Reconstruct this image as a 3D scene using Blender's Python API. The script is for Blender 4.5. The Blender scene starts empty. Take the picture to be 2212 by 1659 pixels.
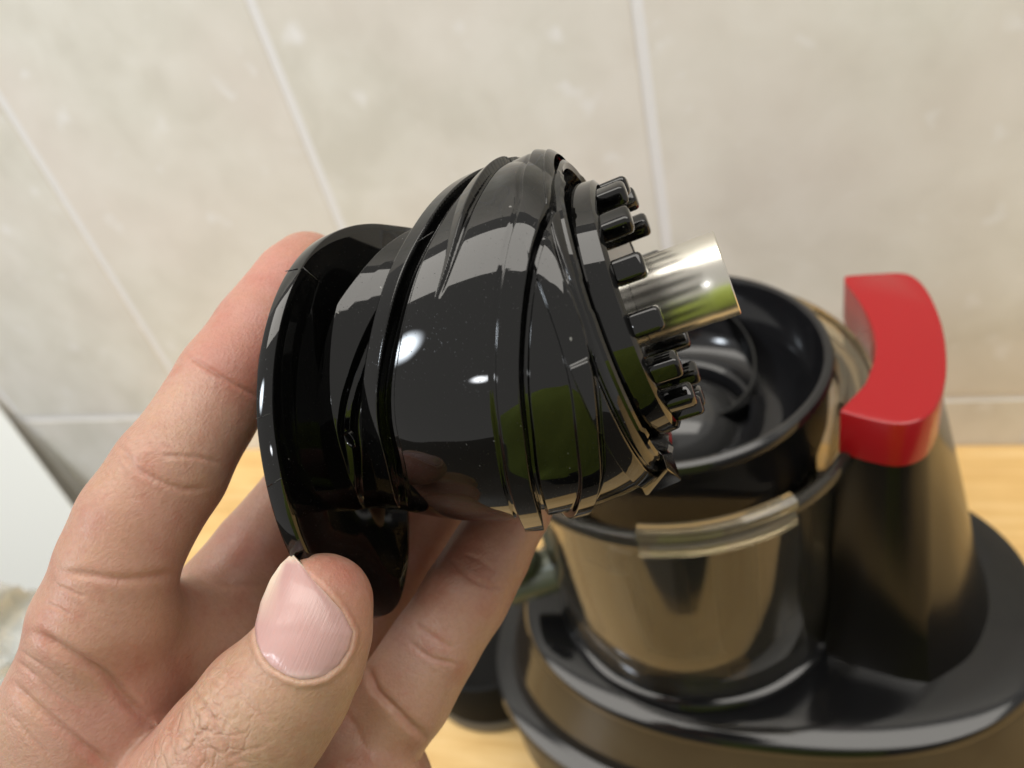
import bpy, bmesh, math, random
import numpy as np
from mathutils import Vector, Matrix
from mathutils.bvhtree import BVHTree

# ------------------------------------------------------------------ camera
F, CX, CY = 1661.0, 1106.0, 829.0          # photograph measured at 2212 x 1659
CAM_H = 0.46
def nrm(v):
    v = np.asarray(v, float); return v/np.linalg.norm(v)
_nd = nrm((644, 2170, 1661)); _h = np.array((-4816., 167, 1661)); _h -= _nd*(_h@_nd)
RX = -nrm(_h); RZ = -_nd; RY = np.cross(RZ, RX)
RM = np.array([RX, RY, RZ])
CAM = np.array((0, 0, CAM_H))
def ray(x, y): return RM@np.array((x-CX, y-CY, F))/F
def P(x, y, d): return CAM+ray(x, y)*d
def onz(x, y, z): r = ray(x, y); return CAM+r*((z-CAM_H)/r[2])
def ony(x, y, Y): r = ray(x, y); return CAM+r*(Y/r[1])
def project(p):                            # (n,3) -> px,py,depth
    c = (np.asarray(p)-CAM)@RM
    return CX+F*c[:, 0]/c[:, 2], CY+F*c[:, 1]/c[:, 2], c[:, 2]

scene = bpy.context.scene
col = scene.collection
cam = bpy.data.cameras.new('camera'); camo = bpy.data.objects.new('camera', cam); col.objects.link(camo)
cam.sensor_width = 36; cam.lens = 36*F/2212
cam.clip_start = 0.01; cam.clip_end = 20
right, down, fwd = RM[:, 0], RM[:, 1], RM[:, 2]
camo.matrix_world = Matrix(((right[0], -down[0], -fwd[0], CAM[0]), (right[1], -down[1], -fwd[1], CAM[1]),
                            (right[2], -down[2], -fwd[2], CAM[2]), (0, 0, 0, 1)))
cam.dof.use_dof = True; cam.dof.focus_distance = 0.153; cam.dof.aperture_fstop = 12.5
scene.camera = camo
scene.view_settings.view_transform = 'Standard'
scene.view_settings.look = 'None'
scene.view_settings.exposure = 0.13
scene.view_settings.gamma = 1.0
scene.render.engine = 'CYCLES'
scene.cycles.max_bounces = 10
scene.cycles.transmission_bounces = 8

# ------------------------------------------------------------------ light: an indoor room at evening
world = bpy.data.worlds.new('World'); scene.world = world; world.use_nodes = True
bg = world.node_tree.nodes['Background']
bg.inputs[0].default_value = (1.0, 0.97, 0.92, 1); bg.inputs[1].default_value = 0.54
def soften(l, p=2.0):
    # a lamp behind a diffuser: brightest in the middle, falling off to its edges
    l.use_nodes = True; nt = l.node_tree; em = [n for n in nt.nodes if n.type == 'EMISSION'][0]
    g = nt.nodes.new('ShaderNodeNewGeometry'); sub = nt.nodes.new('ShaderNodeVectorMath'); sub.operation = 'SUBTRACT'; sub.inputs[1].default_value = (.5, .5, 0)
    nt.links.new(g.outputs['Parametric'], sub.inputs[0]); ln = nt.nodes.new('ShaderNodeVectorMath'); ln.operation = 'LENGTH'; nt.links.new(sub.outputs[0], ln.inputs[0])
    mr = nt.nodes.new('ShaderNodeMapRange'); mr.interpolation_type = 'SMOOTHSTEP'
    mr.inputs['From Min'].default_value = .5; mr.inputs['From Max'].default_value = .05; mr.inputs['To Min'].default_value = 0.0; mr.inputs['To Max'].default_value = p
    nt.links.new(ln.outputs['Value'], mr.inputs['Value']); nt.links.new(mr.outputs[0], em.inputs['Strength'])
def area(name, loc, target, sx, sy, power, color, soft=0):
    l = bpy.data.lights.new(name, 'AREA'); l.shape = 'RECTANGLE'; l.size = sx; l.size_y = sy
    l.energy = power; l.color = color
    o = bpy.data.objects.new(name, l); col.objects.link(o)
    d = Vector(target)-Vector(loc)
    o.location = loc; o.rotation_euler = d.to_track_quat('-Z', 'Y').to_euler()
    if soft: soften(l, soft)
    return o
area('window_light', (-1.14, -0.69, 1.13), (-0.06, .1, .38), .40, .52, 9.5, (.84, .92, 1.0), 3)
area('small_window_light', (-0.67, -1.75, .84), (-0.05, .1, .38), .30, .18, 2.4, (.93, .96, 1.0), 2.5)
area('ceiling_light', (-0.20, 0.12, 1.75), (-.2, .12, 0), 2.8, .72, 27, (1.0, .955, .88), 0)

# ------------------------------------------------------------------ helpers
def link(name, me, mat=None, parent=None, smooth=True, inv=None):
    o = bpy.data.objects.new(name, me); col.objects.link(o)
    if mat is not None: me.materials.append(mat)
    if smooth: me.polygons.foreach_set('use_smooth', [True]*len(me.polygons))
    if parent is not None: o.parent = parent
    return o
def mesh_from(verts, faces):
    me = bpy.data.meshes.new('m'); me.from_pydata([tuple(v) for v in verts], [], [tuple(int(i) for i in f) for f in faces])
    me.validate(); me.update(); return me
def tag(o, label=None, cat=None, group=None, kind=None):
    if label: o['label'] = label
    if cat: o['category'] = cat
    if group: o['group'] = group
    if kind: o['kind'] = kind
    return o
def empty(name, loc=(0, 0, 0), mat=None):
    e = bpy.data.objects.new(name, None); e.empty_display_size = .01; col.objects.link(e)
    if mat is not None: e.matrix_world = mat
    else: e.location = loc
    return e
def grid_faces(nu, nv, cu=False, cv=False):
    fs = []
    for i in range(nu if cu else nu-1):
        for j in range(nv if cv else nv-1):
            a, b = i, (i+1) % nu; c, d = j, (j+1) % nv
            fs.append((a*nv+c, b*nv+c, b*nv+d, a*nv+d))
    return fs
def fix_normals(me):
    bm = bmesh.new(); bm.from_mesh(me); bmesh.ops.recalc_face_normals(bm, faces=bm.faces); bm.to_mesh(me); bm.free(); return me
def lathe(name, prof, mat, parent, center, n=96, a0=0, a1=360, axis_z=True, closed=False, sharp=None):
    """prof: list of (r, z). Surface of revolution about vertical axis through center."""
    full = abs(a1-a0) >= 360
    angs = np.radians(np.linspace(a0, a1, n, endpoint=not full))
    V = [(center[0]+r*math.cos(t), center[1]+r*math.sin(t), center[2]+z) for t in angs for r, z in prof]
    m = len(prof)
    fs = grid_faces(n, m, cu=full, cv=closed)
    if not full and closed:
        fs.append(tuple(range(m))); fs.append(tuple((n-1)*m+i for i in reversed(range(m))))
    me = fix_normals(mesh_from(V, fs))
    o = link(name, me, mat, parent)
    edge_split(o, sharp or 35)
    return o
def edge_split(o, ang=35):
    me = o.data
    bm = bmesh.new(); bm.from_mesh(me)
    for e in bm.edges:
        if len(e.link_faces) == 2 and e.calc_face_angle(0) > math.radians(ang): e.smooth = False
    bm.to_mesh(me); bm.free()
def bevel(o, w, seg=2, ang=30):
    m = o.modifiers.new('bevel', 'BEVEL'); m.width = w; m.segments = seg; m.limit_method = 'ANGLE'; m.angle_limit = math.radians(ang)
    m.harden_normals = False
    return o
def box_mesh(sx, sy, sz):
    v = [(x*sx/2, y*sy/2, z*sz/2) for x in (-1, 1) for y in (-1, 1) for z in (-1, 1)]
    f = [(0, 1, 3, 2), (4, 6, 7, 5), (0, 4, 5, 1), (2, 3, 7, 6), (0, 2, 6, 4), (1, 5, 7, 3)]
    return mesh_from(v, f)
def prism(name, rings, mat, parent, smooth=True, cap=True):
    """rings: list of (n,3) arrays, same n, lofted bottom to top"""
    n = len(rings[0]); V = [tuple(p) for r in rings for p in r]
    fs = []
    for k in range(len(rings)-1):
        for i in range(n):
            j = (i+1) % n
            fs.append((k*n+i, k*n+j, (k+1)*n+j, (k+1)*n+i))
    if cap:
        fs.append(tuple(range(n-1, -1, -1))); fs.append(tuple((len(rings)-1)*n+i for i in range(n)))
    me = fix_normals(mesh_from(V, fs))
    o = link(name, me, mat, parent, smooth)
    edge_split(o, 30)
    return o
def resample(pts, n, closed=False):
    pts = np.asarray(pts, float)
    if closed: pts = np.vstack([pts, pts[:1]])
    d = np.r_[0, np.cumsum(np.linalg.norm(np.diff(pts, axis=0), axis=1))]
    t = np.linspace(0, d[-1], n, endpoint=not closed)
    return np.stack([np.interp(t, d, pts[:, k]) for k in range(pts.shape[1])], 1)
def catmull(pts, n, closed=False):
    pts = np.asarray(pts, float); N = len(pts); out = []
    segs = N if closed else N-1
    for i in range(segs):
        g = (lambda k: pts[k % N]) if closed else (lambda k: pts[min(max(k, 0), N-1)])
        p0, p1, p2, p3 = g(i-1), g(i), g(i+1), g(i+2)
        for t in np.linspace(0, 1, 12, endpoint=False):
            out.append(.5*((2*p1)+(-p0+p2)*t+(2*p0-5*p1+4*p2-p3)*t*t+(-p0+3*p1-3*p2+p3)*t**3))
    if not closed: out.append(pts[-1])
    return resample(out, n, closed)

# ------------------------------------------------------------------ materials
def new_mat(name):
    m = bpy.data.materials.new(name); m.use_nodes = True
    nt = m.node_tree; b = nt.nodes['Principled BSDF']; return m, nt, b
def simple(name, color, rough=.4, metal=0, spec=.5, trans=0, ior=1.5, bump=None, coat=0):
    m, nt, b = new_mat(name)
    b.inputs['Base Color'].default_value = (*color, 1); b.inputs['Roughness'].default_value = rough
    b.inputs['Metallic'].default_value = metal; b.inputs['Specular IOR Level'].default_value = spec
    b.inputs['Transmission Weight'].default_value = trans; b.inputs['IOR'].default_value = ior
    b.inputs['Coat Weight'].default_value = coat
    if bump:
        sc, st, dist = bump
        n = nt.nodes.new('ShaderNodeTexNoise'); n.inputs['Scale'].default_value = sc; n.inputs['Detail'].default_value = 3
        g = nt.nodes.new('ShaderNodeNewGeometry'); nt.links.new(g.outputs['Position'], n.inputs['Vector'])
        bp = nt.nodes.new('ShaderNodeBump'); bp.inputs['Strength'].default_value = st; bp.inputs['Distance'].default_value = dist
        nt.links.new(n.outputs['Fac'], bp.inputs['Height']); nt.links.new(bp.outputs['Normal'], b.inputs['Normal'])
    return m
def N(nt, t, **kw):
    n = nt.nodes.new(t)
    for k, v in kw.items():
        if k in n.inputs: n.inputs[k].default_value = v
        else: setattr(n, k, v)
    return n
def ramp(nt, fac, stops):
    r = nt.nodes.new('ShaderNodeValToRGB'); nt.links.new(fac, r.inputs['Fac'])
    e = r.color_ramp.elements
    while len(e) < len(stops): e.new(.5)
    for el, (p, c) in zip(e, stops): el.position = p; el.color = (*c, 1)
    return r.outputs['Color']
def mix(nt, fac, a, b, mode='MIX'):
    m = nt.nodes.new('ShaderNodeMix'); m.data_type = 'RGBA'; m.blend_type = mode
    def setin(s, v):
        if isinstance(v, (int, float)): s.default_value = v
        elif isinstance(v, tuple): s.default_value = (*v, 1)
        else: nt.links.new(v, s)
    setin(m.inputs[0], fac); setin(m.inputs[6], a); setin(m.inputs[7], b)
    return m.outputs[2]

def tile_material():
    m, nt, b = new_mat('marbled_tile')
    g = nt.nodes.new('ShaderNodeNewGeometry'); oi = nt.nodes.new('ShaderNodeObjectInfo')
    add = N(nt, 'ShaderNodeVectorMath', operation='MULTIPLY_ADD'); nt.links.new(oi.outputs['Random'], add.inputs[0]); add.inputs[1].default_value = (7, 3, 5)
    nt.links.new(g.outputs['Position'], add.inputs[2]); v = add.outputs[0]
    n1 = N(nt, 'ShaderNodeTexNoise', Scale=26.0, Detail=4.0, Roughness=.5, Distortion=.3); nt.links.new(v, n1.inputs['Vector'])
    n2 = N(nt, 'ShaderNodeTexNoise', Scale=5.0, Detail=2.0); nt.links.new(v, n2.inputs['Vector'])
    n3 = N(nt, 'ShaderNodeTexNoise', Scale=36.0, Detail=2.0, Roughness=.5, Distortion=.15); nt.links.new(v, n3.inputs['Vector'])
    c1 = ramp(nt, n1.outputs['Fac'], [(.32, (.68, .655, .585)), (.5, (.735, .712, .645)), (.68, (.78, .76, .70))])
    c2 = ramp(nt, n2.outputs['Fac'], [(.42, (0, 0, 0)), (.66, (1, 1, 1))])
    c = mix(nt, .0, c1, c1)
    mm = nt.nodes.new('ShaderNodeMath'); mm.operation = 'MULTIPLY'; mm.inputs[1].default_value = .55; nt.links.new(c2, mm.inputs[0])
    c = mix(nt, mm.outputs[0], c1, (.79, .72, .67))
    w = ramp(nt, n3.outputs['Fac'], [(.64, (0, 0, 0)), (.80, (1, 1, 1))])
    m2 = nt.nodes.new('ShaderNodeMath'); m2.operation = 'MULTIPLY'; m2.inputs[1].default_value = .95; nt.links.new(w, m2.inputs[0])
    c = mix(nt, m2.outputs[0], c, (.86, .85, .84))
    nt.links.new(c, b.inputs['Base Color']); b.inputs['Roughness'].default_value = .38
    b.inputs['Specular IOR Level'].default_value = .35
    return m
def wood_material():
    m, nt, b = new_mat('light_wood')
    g = nt.nodes.new('ShaderNodeNewGeometry')
    mp = N(nt, 'ShaderNodeMapping'); mp.inputs['Scale'].default_value = (2.5, 40, 10); nt.links.new(g.outputs['Position'], mp.inputs['Vector'])
    n1 = N(nt, 'ShaderNodeTexNoise', Scale=3.0, Detail=6.0, Roughness=.6, Distortion=.6); nt.links.new(mp.outputs[0], n1.inputs['Vector'])
    n2 = N(nt, 'ShaderNodeTexNoise', Scale=14.0, Detail=3.0); nt.links.new(g.outputs['Position'], n2.inputs['Vector'])
    c1 = ramp(nt, n1.outputs['Fac'], [(.3, (.72, .45, .17)), (.5, (.82, .55, .23)), (.72, (.90, .65, .32))])
    c2 = ramp(nt, n2.outputs['Fac'], [(.35, (.86, .84, .8)), (.7, (1, 1, 1))])
    nt.links.new(mix(nt, 1.0, c1, c2, 'MULTIPLY'), b.inputs['Base Color']); b.inputs['Roughness'].default_value = .32
    return m
def black_plastic(name, base=.006, rough=.06, bump=.05, tint=(1, 1, 1)):
    m, nt, b = new_mat(name)
    b.inputs['Base Color'].default_value = (base*tint[0], base*tint[1], base*tint[2], 1); b.inputs['IOR'].default_value = 1.52
    g = nt.nodes.new('ShaderNodeNewGeometry')
    n = N(nt, 'ShaderNodeTexNoise', Scale=70.0, Detail=1.5); nt.links.new(g.outputs['Position'], n.inputs['Vector'])
    n2 = N(nt, 'ShaderNodeTexNoise', Scale=2600.0, Detail=1.0); nt.links.new(g.outputs['Position'], n2.inputs['Vector'])
    n3 = N(nt, 'ShaderNodeTexNoise', Scale=900.0, Detail=0.0); nt.links.new(g.outputs['Position'], n3.inputs['Vector'])
    nt.links.new(ramp(nt, n3.outputs['Fac'], [(.875, (base*tint[0], base*tint[1], base*tint[2])), (.90, (.16, .16, .15))]), b.inputs['Base Color'])
    r = ramp(nt, n2.outputs['Fac'], [(.70, (rough, rough, rough)), (.78, (.5, .5, .5))]); nt.links.new(r, b.inputs['Roughness'])
    bp = N(nt, 'ShaderNodeBump', Strength=bump, Distance=.0012); nt.links.new(n.outputs['Fac'], bp.inputs['Height']); nt.links.new(bp.outputs['Normal'], b.inputs['Normal'])
    return m
def steel_material():
    m, nt, b = new_mat('brushed_steel')
    b.inputs['Base Color'].default_value = (.72, .69, .62, 1); b.inputs['Metallic'].default_value = 1; b.inputs['Roughness'].default_value = .24; b.inputs['Anisotropic'].default_value = .55
    tg = nt.nodes.new('ShaderNodeTangent'); tg.direction_type = 'RADIAL'; tg.axis = 'Z'; nt.links.new(tg.outputs[0], b.inputs['Tangent'])
    tc = nt.nodes.new('ShaderNodeTexCoord')
    sp = nt.nodes.new('ShaderNodeSeparateXYZ'); nt.links.new(tc.outputs['Object'], sp.inputs[0])
    mu = N(nt, 'ShaderNodeMath', operation='MULTIPLY'); mu.inputs[1].default_value = 2*math.pi/.00032; nt.links.new(sp.outputs['Z'], mu.inputs[0])
    si = N(nt, 'ShaderNodeMath', operation='SINE'); nt.links.new(mu.outputs[0], si.inputs[0])
    mp = N(nt, 'ShaderNodeMapping'); mp.inputs['Scale'].default_value = (12, 12, 2500); nt.links.new(tc.outputs['Object'], mp.inputs['Vector'])
    nz = N(nt, 'ShaderNodeTexNoise', Scale=1.0, Detail=3.0); nt.links.new(mp.outputs[0], nz.inputs['Vector'])
    ad = N(nt, 'ShaderNodeMath', operation='MULTIPLY_ADD'); ad.inputs[1].default_value = .35; nt.links.new(si.outputs[0], ad.inputs[0]); nt.links.new(nz.outputs['Fac'], ad.inputs[2])
    bp = N(nt, 'ShaderNodeBump', Strength=.10, Distance=.00003); nt.links.new(ad.outputs[0], bp.inputs['Height']); nt.links.new(bp.outputs['Normal'], b.inputs['Normal'])
    return m
def skin_material():
    m, nt, b = new_mat('skin')
    at = nt.nodes.new('ShaderNodeAttribute'); at.attribute_name = 'tint'
    g = nt.nodes.new('ShaderNodeNewGeometry')
    n1 = N(nt, 'ShaderNodeTexNoise', Scale=95.0, Detail=4.0, Roughness=.6); nt.links.new(g.outputs['Position'], n1.inputs['Vector'])
    c = ramp(nt, n1.outputs['Fac'], [(.3, (.92, .76, .73)), (.5, (1, 1, 1)), (.7, (1.0, 1.03, .96))])
    n4 = N(nt, 'ShaderNodeTexNoise', Scale=900.0, Detail=3.0); nt.links.new(g.outputs['Position'], n4.inputs['Vector'])
    c4 = ramp(nt, n4.outputs['Fac'], [(.3, (.93, .90, .88)), (.6, (1, 1, 1))])
    cc = mix(nt, 1.0, mix(nt, 1.0, at.outputs['Color'], c, 'MULTIPLY'), c4, 'MULTIPLY')
    nt.links.new(cc, b.inputs['Base Color'])
    b.inputs['Roughness'].default_value = .40; b.inputs['Specular IOR Level'].default_value = .45
    b.inputs['Subsurface Weight'].default_value = .55; b.inputs['Subsurface Radius'].default_value = (1.0, .32, .16); b.inputs['Subsurface Scale'].default_value = .0022
    vo = N(nt, 'ShaderNodeTexVoronoi', Scale=1500.0); nt.links.new(g.outputs['Position'], vo.inputs['Vector'])
    mp = N(nt, 'ShaderNodeMapping'); mp.inputs['Scale'].default_value = (1200, 500, 1500); mp.inputs['Rotation'].default_value = (.4, .9, .3); nt.links.new(g.outputs['Position'], mp.inputs['Vector'])
    n2 = N(nt, 'ShaderNodeTexNoise', Scale=1.0, Detail=3.0, Roughness=.65, Distortion=1.0); nt.links.new(mp.outputs[0], n2.inputs['Vector'])
    ad = N(nt, 'ShaderNodeMath', operation='MULTIPLY_ADD'); ad.inputs[1].default_value = .45; nt.links.new(vo.outputs['Distance'], ad.inputs[0]); nt.links.new(n2.outputs['Fac'], ad.inputs[2])
    wa = nt.nodes.new('ShaderNodeAttribute'); wa.attribute_name = 'wrinkle'
    wob = N(nt, 'ShaderNodeTexNoise', Scale=260.0, Detail=3.0); nt.links.new(g.outputs['Position'], wob.inputs['Vector'])
    wv = N(nt, 'ShaderNodeVectorMath', operation='MULTIPLY_ADD'); wv.inputs[1].default_value = (.0035, .0035, .0035); nt.links.new(wob.outputs['Color'], wv.inputs[0]); nt.links.new(g.outputs['Position'], wv.inputs[2])
    ve = N(nt, 'ShaderNodeTexVoronoi', Scale=270.0, feature='DISTANCE_TO_EDGE'); nt.links.new(wv.outputs[0], ve.inputs['Vector'])
    ve2 = N(nt, 'ShaderNodeTexVoronoi', Scale=700.0, feature='DISTANCE_TO_EDGE'); nt.links.new(wv.outputs[0], ve2.inputs['Vector'])
    m1 = N(nt, 'ShaderNodeMapRange'); m1.inputs['From Max'].default_value = .16; nt.links.new(ve.outputs['Distance'], m1.inputs['Value'])
    m2_ = N(nt, 'ShaderNodeMapRange'); m2_.inputs['From Max'].default_value = .2; m2_.inputs['To Max'].default_value = .16; nt.links.new(ve2.outputs['Distance'], m2_.inputs['Value'])
    sm_ = N(nt, 'ShaderNodeMath', operation='ADD'); nt.links.new(m1.outputs[0], sm_.inputs[0]); nt.links.new(m2_.outputs[0], sm_.inputs[1])
    ml = N(nt, 'ShaderNodeMath', operation='MULTIPLY'); nt.links.new(sm_.outputs[0], ml.inputs[0]); nt.links.new(wa.outputs['Fac'], ml.inputs[1])
    b2 = N(nt, 'ShaderNodeBump', Strength=.8, Distance=.00032); nt.links.new(ml.outputs[0], b2.inputs['Height'])
    bp = N(nt, 'ShaderNodeBump', Strength=.55, Distance=.00022); nt.links.new(ad.outputs[0], bp.inputs['Height']); nt.links.new(b2.outputs['Normal'], bp.inputs['Normal']); nt.links.new(bp.outputs['Normal'], b.inputs['Normal'])
    return m
def nail_material():
    m, nt, b = new_mat('fingernail')
    at = nt.nodes.new('ShaderNodeAttribute'); at.attribute_name = 'tint'; nt.links.new(at.outputs['Color'], b.inputs['Base Color'])
    uv = nt.nodes.new('ShaderNodeAttribute'); uv.attribute_name = 'across'
    n1 = N(nt, 'ShaderNodeTexNoise', Scale=1.0, Detail=3.0, Roughness=.7)
    sp = N(nt, 'ShaderNodeMapping'); sp.inputs['Scale'].default_value = (42, 2.0, 1); nt.links.new(uv.outputs['Vector'], sp.inputs['Vector']); nt.links.new(sp.outputs[0], n1.inputs['Vector'])
    bp = N(nt, 'ShaderNodeBump', Strength=.55, Distance=.00026); nt.links.new(n1.outputs['Fac'], bp.inputs['Height']); nt.links.new(bp.outputs['Normal'], b.inputs['Normal'])
    b.inputs['Roughness'].default_value = .20; b.inputs['Subsurface Weight'].default_value = .3; b.inputs['Subsurface Radius'].default_value = (1, .4, .3); b.inputs['Subsurface Scale'].default_value = .001
    return m

M_TILE = tile_material(); M_WOOD = wood_material()
M_GROUT = simple('grout', (.82, .81, .81), .8, bump=(300, .3, .001))
M_WHITE = simple('white_enamel', (.92, .93, .89), .35)
M_BLACK = black_plastic('glossy_black_plastic', .002, .035)
M_DECK = simple('black_deck_plastic', (.006, .006, .0065), .10)
M_RING = simple('satin_black_plastic', (.008, .008, .009), .12)
M_BRONZE = simple('bronze_metallic_paint', (.022, .018, .014), .10, .0, spec=.4)
M_COLUMN = simple('dark_bronze_paint', (.008, .007, .006), .20, .0, spec=.22)
M_SMOKE = simple('smoked_clear_plastic', (.50, .46, .39), .03, trans=.97, spec=.18, ior=1.45)
M_SMOKE2 = simple('amber_clear_plastic', (.66, .58, .42), .05, trans=.9, ior=1.45)
M_RED = simple('red_plastic', (.34, .004, .008), .22, spec=.45)
M_STEEL = steel_material(); M_SKIN = skin_material(); M_NAIL = nail_material()
M_SHIRT = simple('green_cotton', (.40, .52, .09), .9, bump=(1500, .5, .001))
M_SPOUT = simple('cloudy_green_plastic', (.075, .085, .05), .25, trans=.2)
M_DISH = simple('matt_black_rubber', (.003, .003, .003), .6, spec=.15)
M_TAUPE = simple('dark_taupe_plastic', (.10, .085, .065), .45)
M_FILM = simple('clear_plastic_film', (.86, .87, .84), .12, trans=.6, ior=1.3)

# ------------------------------------------------------------------ setting: tiled wall, counter, white cabinet
WY = ony(1300, 962, .4829)[1]; WY = 0.4829
TW = 0.2438
wall = tag(link('wall', box_mesh(2.6, .03, 1.7), M_GROUT, None, False), kind='structure')
wall.location = (-.1, WY+.015+.0011, .35)
tm = box_mesh(TW-.0075, .010, .4-.0075)
first = None
for i in range(-3, 5):
    for j in range(-2, 3):
        t = bpy.data.objects.new('tile', tm); col.objects.link(t)
        if first is None:
            tm.materials.append(M_TILE); first = t
        t.parent = wall
        t.location = Vector((-.5570+TW*(i+.5), WY+.005+random.Random(i*9+j).uniform(-.0003, .0003), .046+.4*(j+.5)))-Vector(wall.location)
        bevel(t, .0006, 2)
table = link('counter', box_mesh(1.64, .415, .03), M_WOOD, None, False)
table.location = (-.585+.82, WY-.2077, -.015); bevel(table, .003)
tag(table, 'pale yellow wooden counter top under the juicer', 'counter')
fl = tag(link('floor', mesh_from([(-3, -3, -.9), (3, -3, -.9), (3, .5, -.9), (-3, .5, -.9)], [(0, 1, 2, 3)]), simple('floor_tile', (.10, .085, .065), .35), None, False), kind='structure')

pa, pb = ony(0, 880, .477), ony(185, 1130, .442)
ed_ = nrm(pb-pa); pc = pb+ed_*.22; pa2 = pa-ed_*.03
sd_ = nrm(np.array((-1, .0, .0))-ed_*(np.array((-1, .0, .0))@ed_)); nn_ = nrm(np.cross(ed_, sd_))
if nn_[1] > 0: nn_ = -nn_
pan = empty('white_board', tuple(pb)); tag(pan, 'white board leaning on the tiled wall at the lower left', 'board')
def slab(name, a, b, w0, w1, th, off):
    V = []
    for p in (a, b):
        for w in (w0, w1):
            for t in (0, th): V.append(p+sd_*w+nn_*(off+t)-pb)
    o = link(name, fix_normals(mesh_from(V, [(0, 1, 3, 2), (4, 6, 7, 5), (0, 4, 5, 1), (2, 3, 7, 6), (0, 2, 6, 4), (1, 5, 7, 3)])), M_WHITE, pan, False); bevel(o, .001, 2)
slab('board_panel', pa2, pc, .012, .40, .0020, 0)
slab('board_edge', pa2, pc, 0, .0118, .0026, -.0003)

# clear plastic bag hanging against the cabinet
def plastic_bag():
    rs = np.random.RandomState(4); nu, nv = 60, 60
    c = P(25, 1400, .50); V = []
    ph = rs.uniform(0, 6.28, (14, 2)); k = rs.uniform(-1, 1, (14, 2))
    for side in (1, -1):
        for i in range(nu):
            for j in range(nv):
                u, v = i/(nu-1)*2-1, j/(nv-1)*2-1
                env = max(0, (1-u**4)*(1-v**4))**.5
                f = 0
                for q in range(14):
                    arg = (k[q, 0]*u+k[q, 1]*v)*(4+q*.8)+ph[q, 0]
                    f += (abs(math.sin(arg))-.5)*.0042/(1+q*.13)
                y = -side*env*(.016+f*1.1)+(.004*math.sin(3*u+v))
                X = u*(.052+.006*math.sin(4*v+1))+.006*math.sin(9*v); Z = v*.055+.005*math.sin(5*u+2)
                V.append((c[0]+X*.93+y*.3, c[1]+y, c[2]+Z+X*.25))
    fs = grid_faces(nu, nv); n0 = nu*nv
    fs += [tuple(n0+i for i in reversed(f)) for f in grid_faces(nu, nv)]
    me = mesh_from(V, fs)
    bm = bmesh.new(); bm.from_mesh(me); bmesh.ops.remove_doubles(bm, verts=bm.verts, dist=.00002); bm.to_mesh(me); bm.free()
    o = link('plastic_bag', me, M_FILM)
    tag(o, 'crumpled clear plastic bag in front of the white board at left', 'plastic bag')
plastic_bag()

# ------------------------------------------------------------------ juicer
BX, BY = -.045, .261
jb = empty('slow_juicer', (BX, BY, 0))
tag(jb, 'bronze and black slow juicer with red lever cap and open smoked bowl', 'juicer')
def jl(o):                                   # world coordinates -> child of the juicer root
    o.matrix_parent_inverse = jb.matrix_world.inverted() if False else Matrix.Translation((-BX, -BY, 0)); return o
def outline(ax, ay, z, n=120, ex=2.4, cx=-.0115, cy=.264):
    t = np.linspace(0, 2*np.pi, n, endpoint=False); c, s = np.cos(t), np.sin(t)
    return np.stack([cx+ax*np.sign(c)*np.abs(c)**(2/ex), cy+ay*np.sign(s)*np.abs(s)**(2/ex), np.full(n, z)], 1)
jl(prism('base_housing', [outline(.150, .100, .0), outline(.156, .104, .01), outline(.150, .094, .05), outline(.140, .090, .078), outline(.127, .0865, .101)], M_BRONZE, jb))
jl(prism('base_ring', [outline(.1525, .0975, .046), outline(.1575, .1015, .048), outline(.159, .103, .052), outline(.1575, .1015, .056), outline(.150, .0965, .058)], M_DECK, jb))
jl(prism('deck', [outline(.1270, .0862, .0985), outline(.1288, .0882, .1005), outline(.1288, .0882, .1035), outline(.1270, .0870, .1065), outline(.1225, .083, .1082), outline(.112, .073, .1088)], M_DECK, jb))
# seat ring under the bowl
jl(lathe('bowl_seat', [(.058, .0), (.0725, .0), (.0735, .002), (.0725, .0045), (.069, .0062), (.058, .0062)], M_DECK, jb, (BX, BY, .1086)))
# smoked clear bowl: solid wall with thickness
bw = [(.0690, .1150), (.0708, .1175), (.0714, .150), (.0718, .185), (.0725, .222), (.0735, .2300), (.0775, .2335), (.0795, .2350), (.0800, .2385), (.0790, .2405), (.0775, .2410),
      (.0755, .2405), (.0720, .2330), (.0708, .222), (.0698, .185), (.0694, .150), (.0684, .1205), (.060, .1185), (.0010, .1180), (.0010, .1150)]
jl(lathe('bowl', bw, M_SMOKE, jb, (BX, BY, 0), 128, closed=True))
jl(lathe('collar', [(.0700, .2415), (.0815, .2420), (.0828, .2440), (.0822, .2485), (.0812, .2490), (.0806, .2450), (.0720, .2440), (.0712, .2500), (.0695, .2500), (.0690, .2450)], M_SMOKE2, jb, (BX, BY, 0), 128, -14, 200, closed=True))
jl(lathe('locking_tab', [(.0780, .2330), (.0812, .2325), (.0828, .2340), (.0822, .2375), (.0806, .2390), (.0806, .2410), (.0828, .2425), (.0826, .2460), (.0806, .2472), (.0780, .2470)], M_SMOKE2, jb, (BX, BY, 0), 40, -93, -52, closed=True))
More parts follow.
